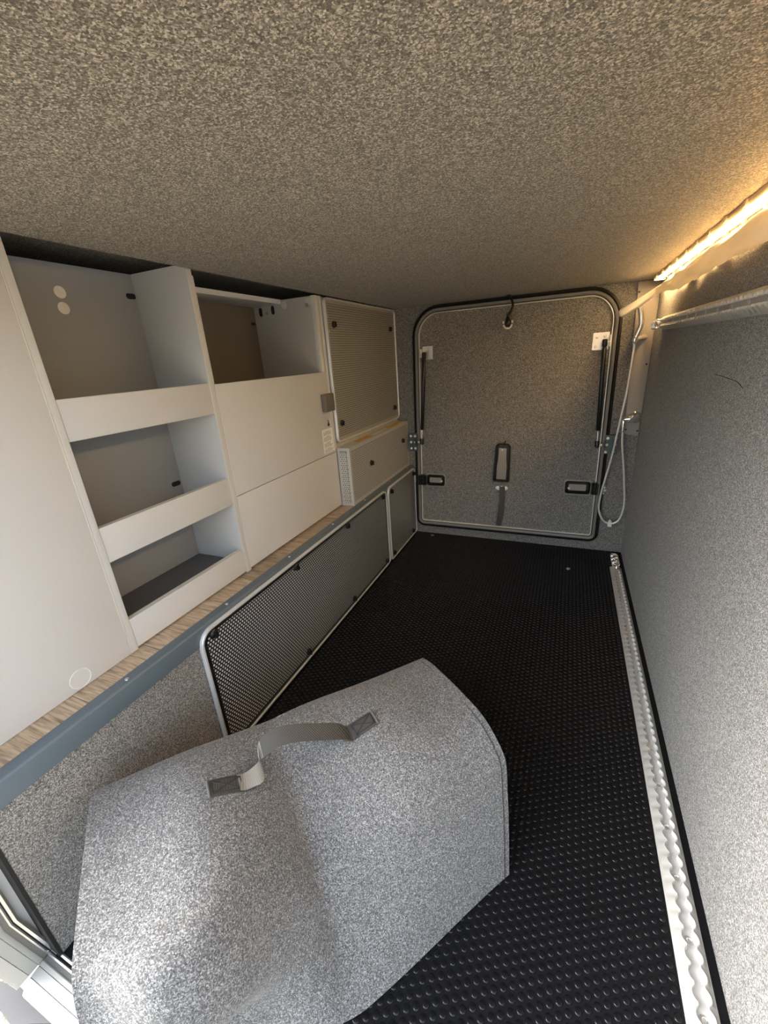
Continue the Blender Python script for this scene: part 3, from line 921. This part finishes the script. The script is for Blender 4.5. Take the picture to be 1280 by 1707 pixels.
for i in range(13):
    y = 0.62 + i * 0.115
    build('clip', M().box(0.2655, 0.2735, y, y + 0.016, ZC - 0.0115, ZC - 0.0005), MT['ledhouse'], led, bevel=0.0012, seg=1)
    build('clip', M().box(0.3045, 0.3115, y + 0.03, y + 0.046, ZC - 0.0115, ZC - 0.0005), MT['ledhouse'], led, bevel=0.0012, seg=1)

# fabric rolled up along the rail under the light; the loose twisted tail sticks out in front of the door
rl = []
path = [(y * 1.05, 0.286, 1 + (z - 1) * 1.053, r * 1.06) for y, z, r in ((0.20, 1.153, 0.026), (0.60, 1.156, 0.024), (0.95, 1.158, 0.0225), (1.22, 1.160, 0.0185), (1.40, 1.158, 0.0215),
        (1.47, 1.157, 0.0165), (1.55, 1.156, 0.0235), (1.64, 1.158, 0.0150), (1.72, 1.160, 0.0190))]
path += [(1.89, 0.278, 1.166, 0.0130), (1.93, 0.268, 1.161, 0.0120), (1.953, 0.245, 1.147, 0.0125), (1.97, 0.210, 1.125, 0.0140), (1.985, 0.182, 1.108, 0.0160), (1.995, 0.167, 1.100, 0.0150), (2.0, 0.160, 1.096, 0.0080)]
def catmull(P, k):
    out = []
    for i in range(len(P) - 1):
        p0, p1, p2, p3 = P[max(i - 1, 0)], P[i], P[i + 1], P[min(i + 2, len(P) - 1)]
        for j in range(k):
            t = j / k
            out.append(tuple(0.5 * (2 * b + (c - a) * t + (2 * a - 5 * b + 4 * c - d) * t * t + (3 * b - a - 3 * c + d) * t ** 3) for a, b, c, d in zip(p0, p1, p2, p3)))
    out.append(P[-1])
    return out
P = catmull(path, 7)
loops = []
nr = 28
for i, (y, x, z, r) in enumerate(P):
    tw = y * 9.0
    fold = 0.10 + 0.16 * (1 if 1.2 < y < 1.85 else 0.2)
    lp = []
    t = Vector(P[min(i + 1, len(P) - 1)][:3]) - Vector(P[max(i - 1, 0)][:3])
    t = Vector((t.y, t.x, t.z)).normalized()
    uu = t.cross(Vector((0, 0, 1))).normalized()
    vv = uu.cross(t)
    for k in range(nr):
        a = 6.2832 * k / nr
        q = r * (1 + fold * math.sin(3 * a + tw * 2.2) * 0.6 + fold * 0.5 * math.sin(5 * a - tw * 3.1))
        lp.append(Vector((x, y, z)) + uu * min(q * 0.95, 0.0245) * math.cos(a) + vv * q * math.sin(a))
    loops.append(lp)
fm = M()
fm.loft(loops, True, True, True)
roll = build('fabric_roll', fm, MT['fabric'], None, label='cream cloth rolled up tightly under the glowing light strip', cat='fabric', loc=(0.272, 1.2, 1.13), smooth=70)

# ------------------------------------------------------------------ shower set on its board
brd = thing('mounting_board', 'tall narrow grey-beige board in the far right corner behind the shower hose', 'board', (0.28, YB, 0.60))
bm_ = M()
bm_.prism([(0.229, YB - 0.0005, 1.221), (0.309, YB - 0.0005, 1.221), (0.309, YB - 0.0005, 0.592), (0.252, YB - 0.0005, 0.602)], (0, -0.009, 0))
build('board', bm_, MT['greyboard'], brd, bevel=0.0012)
for (x, z) in ((0.236, 1.183), (0.300, 1.190), (0.300, 0.90), (0.303, 0.615), (0.257, 0.62)):
    build('screw', M().lathe((x, YB - 0.0095, z), (0, -1, 0), [(0.004, 0), (0.0035, 0.001), (0, 0.0012)], 10), MT['blackmatt'], brd, smooth=40)

vl = thing('shower_mixer', 'small chrome lever mixer tap on the grey-beige board', 'tap', (0.29, YB - 0.01, 0.67))
build('rosette', M().lathe((0.286, YB - 0.0095, 0.676), (0, -1, 0), [(0.026, 0), (0.026, 0.004), (0.020, 0.009), (0.016, 0.010), (0, 0.010)], 24), MT['chrome'], vl, smooth=40)
build('body', M().tube([(0.294, 2.135, 0.674), (0.270, 2.133, 0.674), (0.246, 2.131, 0.672), (0.236, 2.130, 0.668)], [0.016, 0.018, 0.015, 0.010], 16), MT['chrome'], vl, smooth=60)
build('lever', M().tube([(0.276, 2.128, 0.688), (0.272, 2.105, 0.698), (0.262, 2.090, 0.700), (0.246, 2.080, 0.699)], [0.012, 0.011, 0.010, 0.006], 14, flat=0.6), MT['chrome'], vl, smooth=60)
build('hose_outlet', M().tube([(0.241, 2.130, 0.668), (0.240, 2.128, 0.655), (0.240, 2.127, 0.640), (0.240, 2.127, 0.615)], [0.009, 0.009, 0.0085, 0.0065], 14), MT['chrome'], vl, smooth=60)

hd = thing('shower_hose', 'chrome hand shower with hose hanging in a long loop by the board', 'shower', (0.24, 2.125, 0.17))
hose = [(0.2365, 0.99), (0.2395, 0.957), (0.236, 0.80), (0.2255, 0.67), (0.2115, 0.506), (0.195, 0.389), (0.184, 0.298), (0.1855, 0.237), (0.207, 0.188), (0.240, 0.169), (0.274, 0.188), (0.287, 0.239), (0.288, 0.291), (0.279, 0.36), (0.265, 0.451), (0.246, 0.56), (0.2405, 0.62)]
hp = catmull([(x, 2.125, z) for x, z in hose], 6)
build('hose', M().tube(hp, 0.0046, 10), MT['hose'], hd, smooth=60)
build('handset', M().tube(catmull([(0.2365, 2.125, 0.990), (0.241, 2.123, 1.010), (0.250, 2.118, 1.040), (0.2525, 2.112, 1.065), (0.247, 2.108, 1.095), (0.238, 2.102, 1.122)], 4),
      [0.0055 + 0.0045 * min(1, i / 6) for i in range(21)], 14), MT['chrome'], hd, smooth=60)
build('wall_holder', M().tube([(0.2365, 2.1255, 1.003), (0.256, 2.134, 1.006), (0.272, 2.150, 1.008), (0.276, YB - 0.0098, 1.008)], [0.008, 0.0085, 0.0085, 0.013], 14), MT['rail'], hd, smooth=60, label='pale holder')
build('holder_ring', M().lathe((0.238, 2.125, 0.990), (0.1, -0.05, 1), [(0.010, 0), (0.0115, 0.003), (0.0115, 0.022), (0.010, 0.025), (0, 0.025)], 14), MT['chrome'], hd, smooth=40)
cl = M()
cl.box(0.231, 0.249, 2.116, 2.134, 0.156, 0.181)
cl.tube([(0.240, 2.125, 0.180), (0.240, 2.125, 0.190)], [0.007, 0.004], 10)
build('hose_clip', cl, MT['white'], hd, bevel=0.0025, label='white clip at the lowest point')

# ------------------------------------------------------------------ doorway sill in front
sl = thing('door_2', None, None, (-0.28, 0.10, -0.03), kind='structure')
def sill_run(sect, path, name, mat, label=None, bevel=0.0):
    """sect: (dy, dout) in the doorway's cross-section; path: list of (point, outward direction)"""
    m = M()
    m.loft([[Vector(p) + Vector((0, 1, 0)) * dy + Vector(o) * do for dy, do in sect] for p, o in path], True, True, True)
    return build(name, m, mat, sl, label=label, smooth=35, bevel=bevel)
bottom = [((-0.806, 0.129, 0.0), (0.0, 0, -1)), ((0.255, 0.129, 0.0), (0, 0, -1))]
left = [((-0.8065, 0.129, 0.0), (-0.45, 0, -0.6)), ((-0.803, 0.110, 0.13), (-0.8, 0, 0)), ((-0.803, 0.108, 1.185), (-0.8, 0, 0))]
for path, tag_ in ((bottom, 'bottom'), (left, 'left')):
    sill_run([(0.008, 0.012), (0.008, 0.001), (0.0045, -0.002), (0.001, 0.001), (0.001, 0.012)], path, 'seal_bead', MT['silver'])
    sill_run([(0.001, 0.012), (0.001, 0.003), (-0.001, 0.003), (-0.001, 0.012)], path, 'seal_gap', MT['blackmatt'])
    sill_run([(-0.001, 0.012), (-0.001, 0.0015), (-0.003, 0.0), (-0.005, 0.0015), (-0.005, 0.012)], path, 'seal_lip', MT['silver'])
    sill_run([(-0.005, 0.014), (-0.005, 0.003), (-0.0125, 0.003), (-0.0125, 0.014)], path, 'groove', MT['frame'])
    sill_run([(-0.0125, 0.030), (-0.0125, 0.002), (-0.0142, 0.001), (-0.0200, 0.002), (-0.0205, 0.0035), (-0.0212, 0.002), (-0.0350, 0.005), (-0.0356, 0.007), (-0.0362, 0.005), (-0.0500, 0.016), (-0.0540, 0.022), (-0.0540, 0.030)], path, 'sill_profile', MT['sill'])

build('jamb_rubber', M().box(-0.812, -0.7788, 0.1305, 0.1362, 0.0, 0.41), MT['blackmatt'], sl, label='black rubber strip on the end of the step')

# ground outside
build('ground', M().box(-9, 9, -9, 9, -0.55, -0.45), MT['gravel'], kind='structure', smooth=0)
slab = M()
slab.prism([(-1.30, 0.085, -0.45), (-1.206, 0.104, -0.45), (-1.190, 0.119, -0.45), (-1.02, 0.124, -0.45), (-1.000, 0.112, -0.45), (-1.048, 0.093, -0.45), (-1.112, 0.066, -0.45), (-1.165, 0.070, -0.45), (-1.19, 0.055, -0.45), (-1.30, 0.05, -0.45)], (0, 0, 0.004))
build('paving_slab', slab, MT['slab'], None, label='flat grey slab lying on the pale gravel outside the doorway', cat='slab', loc=(-1.15, 0.09, -0.45), bevel=0.001)

# ------------------------------------------------------------------ felt bag
A = Vector((-0.603, -0.797, 0))                 # along the bag, right end to left end
Pp = Vector((0.797, -0.603, 0))                 # across it, back to front
O = Vector((-0.305, 0.840, 0))
LEN = 0.725
prR = [(0.020, 0.003), (0.004, 0.10), (0.000, 0.20), (0.006, 0.246), (0.045, 0.262), (0.10, 0.266), (0.17, 0.266), (0.245, 0.257), (0.305, 0.212), (0.340, 0.14), (0.368, 0.07), (0.392, 0.003)]
prM = [(0.000, 0.003), (-0.006, 0.11), (-0.006, 0.22), (0.006, 0.276), (0.045, 0.292), (0.10, 0.294), (0.17, 0.290), (0.245, 0.272), (0.305, 0.228), (0.345, 0.15), (0.378, 0.07), (0.405, 0.003)]
prL = [(0.000, 0.003), (-0.004, 0.12), (-0.004, 0.24), (0.006, 0.294), (0.045, 0.308), (0.10, 0.311), (0.17, 0.311), (0.245, 0.308), (0.288, 0.290), (0.318, 0.235), (0.340, 0.16), (0.365, 0.09), (0.395, 0.04)]
def sstep(a, b, x):
    t = min(max((x - a) / (b - a), 0), 1)
    return t * t * (3 - 2 * t)
def prof_at(s, nt_):
    if s < 0.55:
        q = sstep(0, 0.55, s)
        pr = [(a[0] * (1 - q) + b[0] * q, a[1] * (1 - q) + b[1] * q) for a, b in zip(prR, prM)]
    else:
        q = (s - 0.55) / 0.45
        pr = [(a[0] * (1 - q) + b[0] * q, a[1] * (1 - q) + b[1] * q) for a, b in zip(prM, prL)]
    out = catmull(pr, nt_)
    res = []
    al = s * LEN
    for d, z in out:
        x = al - 0.405 - 0.02 * (d - 0.15)
        front = sstep(0.02, 0.26, d)
        dep = 0.014 + 0.085 * front
        if z < 0.2:
            dep *= z / 0.2
        g = math.exp(-(abs(x) / 0.05) ** 1.25) if x > 0 else math.exp(-(abs(x) / 0.150) ** 1.25)
        bul = 0.024 * math.exp(-((al - 0.56) / 0.080) ** 2) * math.sin(min(max(d / 0.30, 0), 1) * math.pi) if d > 0 else 0
        if d > 0:
            bul += 0.020 * math.exp(-((al - 0.20) / 0.11) ** 2) * math.sin(min(d / 0.33, 1) * math.pi) * min(1.0, al / 0.12)
        zz_ = z - dep * g * (1 if d > 0.01 else 0.4) + bul
        dd = d
        # buckled front edge near the left end: the top runs further out there, then drops steeply
        wv = sstep(0.45, 0.60, al) * (1 - 0.75 * sstep(0.62, 0.725, al))
        if d > 0.18:
            dd = d + wv * (0.062 * sstep(0.18, 0.30, d) * sstep(0.06, 0.20, z) - 0.045 * sstep(0.20, 0.08, z))
            zz_ += 0.045 * wv * math.exp(-((d - 0.305) / 0.045) ** 2)
        res.append((dd, max(zz_, 0.004)))
    return res
NS, NT = 64, 6
def pos(s, d, z):
    sh_in = 0.062 * max(0.0, 1 - z / 0.20) * sstep(0.15, 0.3, d) * max(0.0, 1 - s / 0.5)
    return O + A * (s * LEN + sh_in) + Pp * d + Vector((0, 0, z))
grid = []
for i in range(NS + 1):
    s = i / NS
    row = prof_at(s, NT)
    grid.append([pos(s, d, z) + Vector((0, 0, 0.0015 * math.sin(17 * s + 9 * d) * (1 if z > 0.05 else 0))) for d, z in row])
nT = len(grid[0])
def gnorm(i, j):
    a = grid[min(i + 1, NS)][j] - grid[max(i - 1, 0)][j]
    b = grid[i][min(j + 1, nT - 1)] - grid[i][max(j - 1, 0)]
    return a.cross(b).normalized()
nsgn = 1 if gnorm(NS // 2, nT // 2).z > 0 else -1
bagm = M()
outer = [p for r in grid for p in r]
inner = [grid[i][j] - gnorm(i, j) * nsgn * 0.006 for i in range(NS + 1) for j in range(nT)]
for p in inner:
    p.z = max(p.z, 0.001)
qs = []
T = (NS + 1) * nT
for i in range(NS):
    for j in range(nT - 1):
        a, b, c, d = i * nT + j, i * nT + j + 1, (i + 1) * nT + j + 1, (i + 1) * nT + j
        qs += [(a, b, c, d), (T + a, T + d, T + c, T + b)]
for i in range(NS):
    for j in (0, nT - 1):
        a, d = i * nT + j, (i + 1) * nT + j
        qs.append((a, d, T + d, T + a))
for j in range(nT - 1):
    for i in (0, NS):
        a, b = i * nT + j, i * nT + j + 1
        qs.append((a, b, T + b, T + a))
bagm.add(outer + inner, qs)
bag = thing('felt_bag', 'large grey felt bag with webbing handle lying on the floor', 'bag', (-0.36, 0.45, 0))
build('felt_cover', bagm, MT['bag'], bag, smooth=60)
def gusset(s, inset):
    row = prof_at(s, NT)
    pts = [pos(s, d, z) for d, z in row]
    c = sum(pts, Vector()) / len(pts)
    pts = [c + (p - c) * (0.962 if s < 0.5 else 0.90) for p in pts]
    m = M()
    m.prism(pts, A * inset)
    return m
build('end_gusset', gusset(0.018, 0.005), MT['bag'], bag, smooth=40)
build('end_gusset', gusset(0.975, 0.005), MT['bag'], bag, smooth=40)
for s in (0.020,):
    row = prof_at(s, NT)
    sel = [pos(s, d, z) + Vector((0.0, 0, 0)) for d, z in row]
    sel = [p + (gnorm(1, j) * nsgn) * 0.0004 for j, p in enumerate(sel)][nT // 3:]
    build('seam', M().tube(sel, 0.0011, 6), MT['thread'], bag, smooth=60)

def top_pt(al, d, lift=0.0):
    row = prof_at(al / LEN, 10)
    best = None
    for k in range(len(row) // 4, len(row) - 1):
        (d0, z0), (d1, z1) = row[k], row[k + 1]
        if d0 <= d <= d1:
            t = (d - d0) / max(d1 - d0, 1e-6)
            best = z0 + (z1 - z0) * t
            break
    if best is None:
        best = 0.28
    return O + A * al + Pp * d + Vector((0, 0, best + lift))
hn = thing('handle_tmp', None, None, (0, 0, 0))
bpy.data.objects.remove(hn)
WB = 0.0165
def patch(al0, al1, d):
    m = M()
    rows = []
    K = 8
    for i in range(K + 1):
        al = al0 + (al1 - al0) * i / K
        rows.append([top_pt(al, d + e, h) for e, h in ((-WB, 0.0004), (-WB, 0.0028), (-WB / 2, 0.0030), (0, 0.0032), (WB / 2, 0.0030), (WB, 0.0028), (WB, 0.0004))])
    m.loft(rows, True, True, True)
    return m
HD = 0.150
litweb = strap_lit()
pa = build('handle_patch', patch(0.212, 0.268, 0.141), MT['strap'], bag, smooth=40)
pb = build('handle_patch', patch(0.482, 0.540, 0.147), MT['strap'], bag, smooth=40)
for pt_, a0, a1, d in ((pa, 0.212, 0.268, 0.141), (pb, 0.482, 0.540, 0.147)):
    e0, e1 = d - WB * 0.72, d + WB * 0.72
    b0, b1 = a0 + 0.006, a1 - 0.006
    xs = M()
    for (p, q) in (((b0, e0), (b1, e1)), ((b0, e1), (b1, e0)), ((b0, e0), (b0, e1)), ((b1, e0), (b1, e1)), ((b0, e0), (b1, e0)), ((b0, e1), (b1, e1))):
        xs.tube([top_pt(p[0] + (q[0] - p[0]) * t / 4, p[1] + (q[1] - p[1]) * t / 4, 0.0036) for t in range(5)], 0.0011, 6)
    build('stitching', xs, MT['thread'], pt_, smooth=60)
    eb = a0 if pt_ is pa else a1
    build('strap_end', M().tube([top_pt(eb, d - WB, 0.003), top_pt(eb, d, 0.0034), top_pt(eb, d + WB, 0.003)], 0.0024, 8), MT['strapend'], pt_, smooth=60)
# the loop of the handle: (along, across, height, half-width across, half-width downward)
hl = [(0.262, 0.141, 0.271, 1.00, 0.00), (0.274, 0.141, 0.280, 0.95, 0.30), (0.292, 0.140, 0.296, 0.85, 0.50), (0.335, 0.140, 0.322, 0.75, 0.66),
      (0.375, 0.139, 0.343, 0.75, 0.66), (0.408, 0.138, 0.354, 0.72, 0.70), (0.432, 0.138, 0.350, 0.55, 0.82), (0.446, 0.134, 0.336, 0.10, 1.00),
      (0.450, 0.136, 0.316, -0.35, 0.94), (0.449, 0.144, 0.306, 0.30, 0.95), (0.458, 0.149, 0.304, 0.85, 0.50), (0.470, 0.149, 0.302, 1.00, 0.15), (0.492, 0.147, 0.299, 1.00, 0.0)]
hs_ = catmull(hl, 5)
rows = []
for k, (al, d, zh, wa, wu) in enumerate(hs_):
    c = O + A * al + Pp * d + Vector((0, 0, zh))
    if al < 0.27 or al > 0.465:
        c.z = max(c.z, top_pt(al, d, 0.004).z)
    wvec = (Pp * wa - Vector((0, 0, 1)) * wu).normalized() * WB
    n0, n1 = hs_[max(k - 1, 0)], hs_[min(k + 1, len(hs_) - 1)]
    tdir = (A * (n1[0] - n0[0]) + Pp * (n1[1] - n0[1]) + Vector((0, 0, n1[2] - n0[2]))).normalized()
    nn = tdir.cross(wvec).normalized() * 0.0009
    rows.append([c - wvec - nn, c + wvec - nn, c + wvec + nn, c - wvec + nn])
cut = next(k for k, q in enumerate(hs_) if q[0] > 0.441)
hm_ = M()
hm_.loft(rows[:cut + 1], True, True, True)
handle = build('handle', hm_, MT['strap'], bag, smooth=50)
hm2 = M()
hm2.loft(rows[cut:], True, True, True)
build('twisted_end', hm2, litweb, handle, smooth=50, label='twisted end of the handle, coloured lighter as if lit')
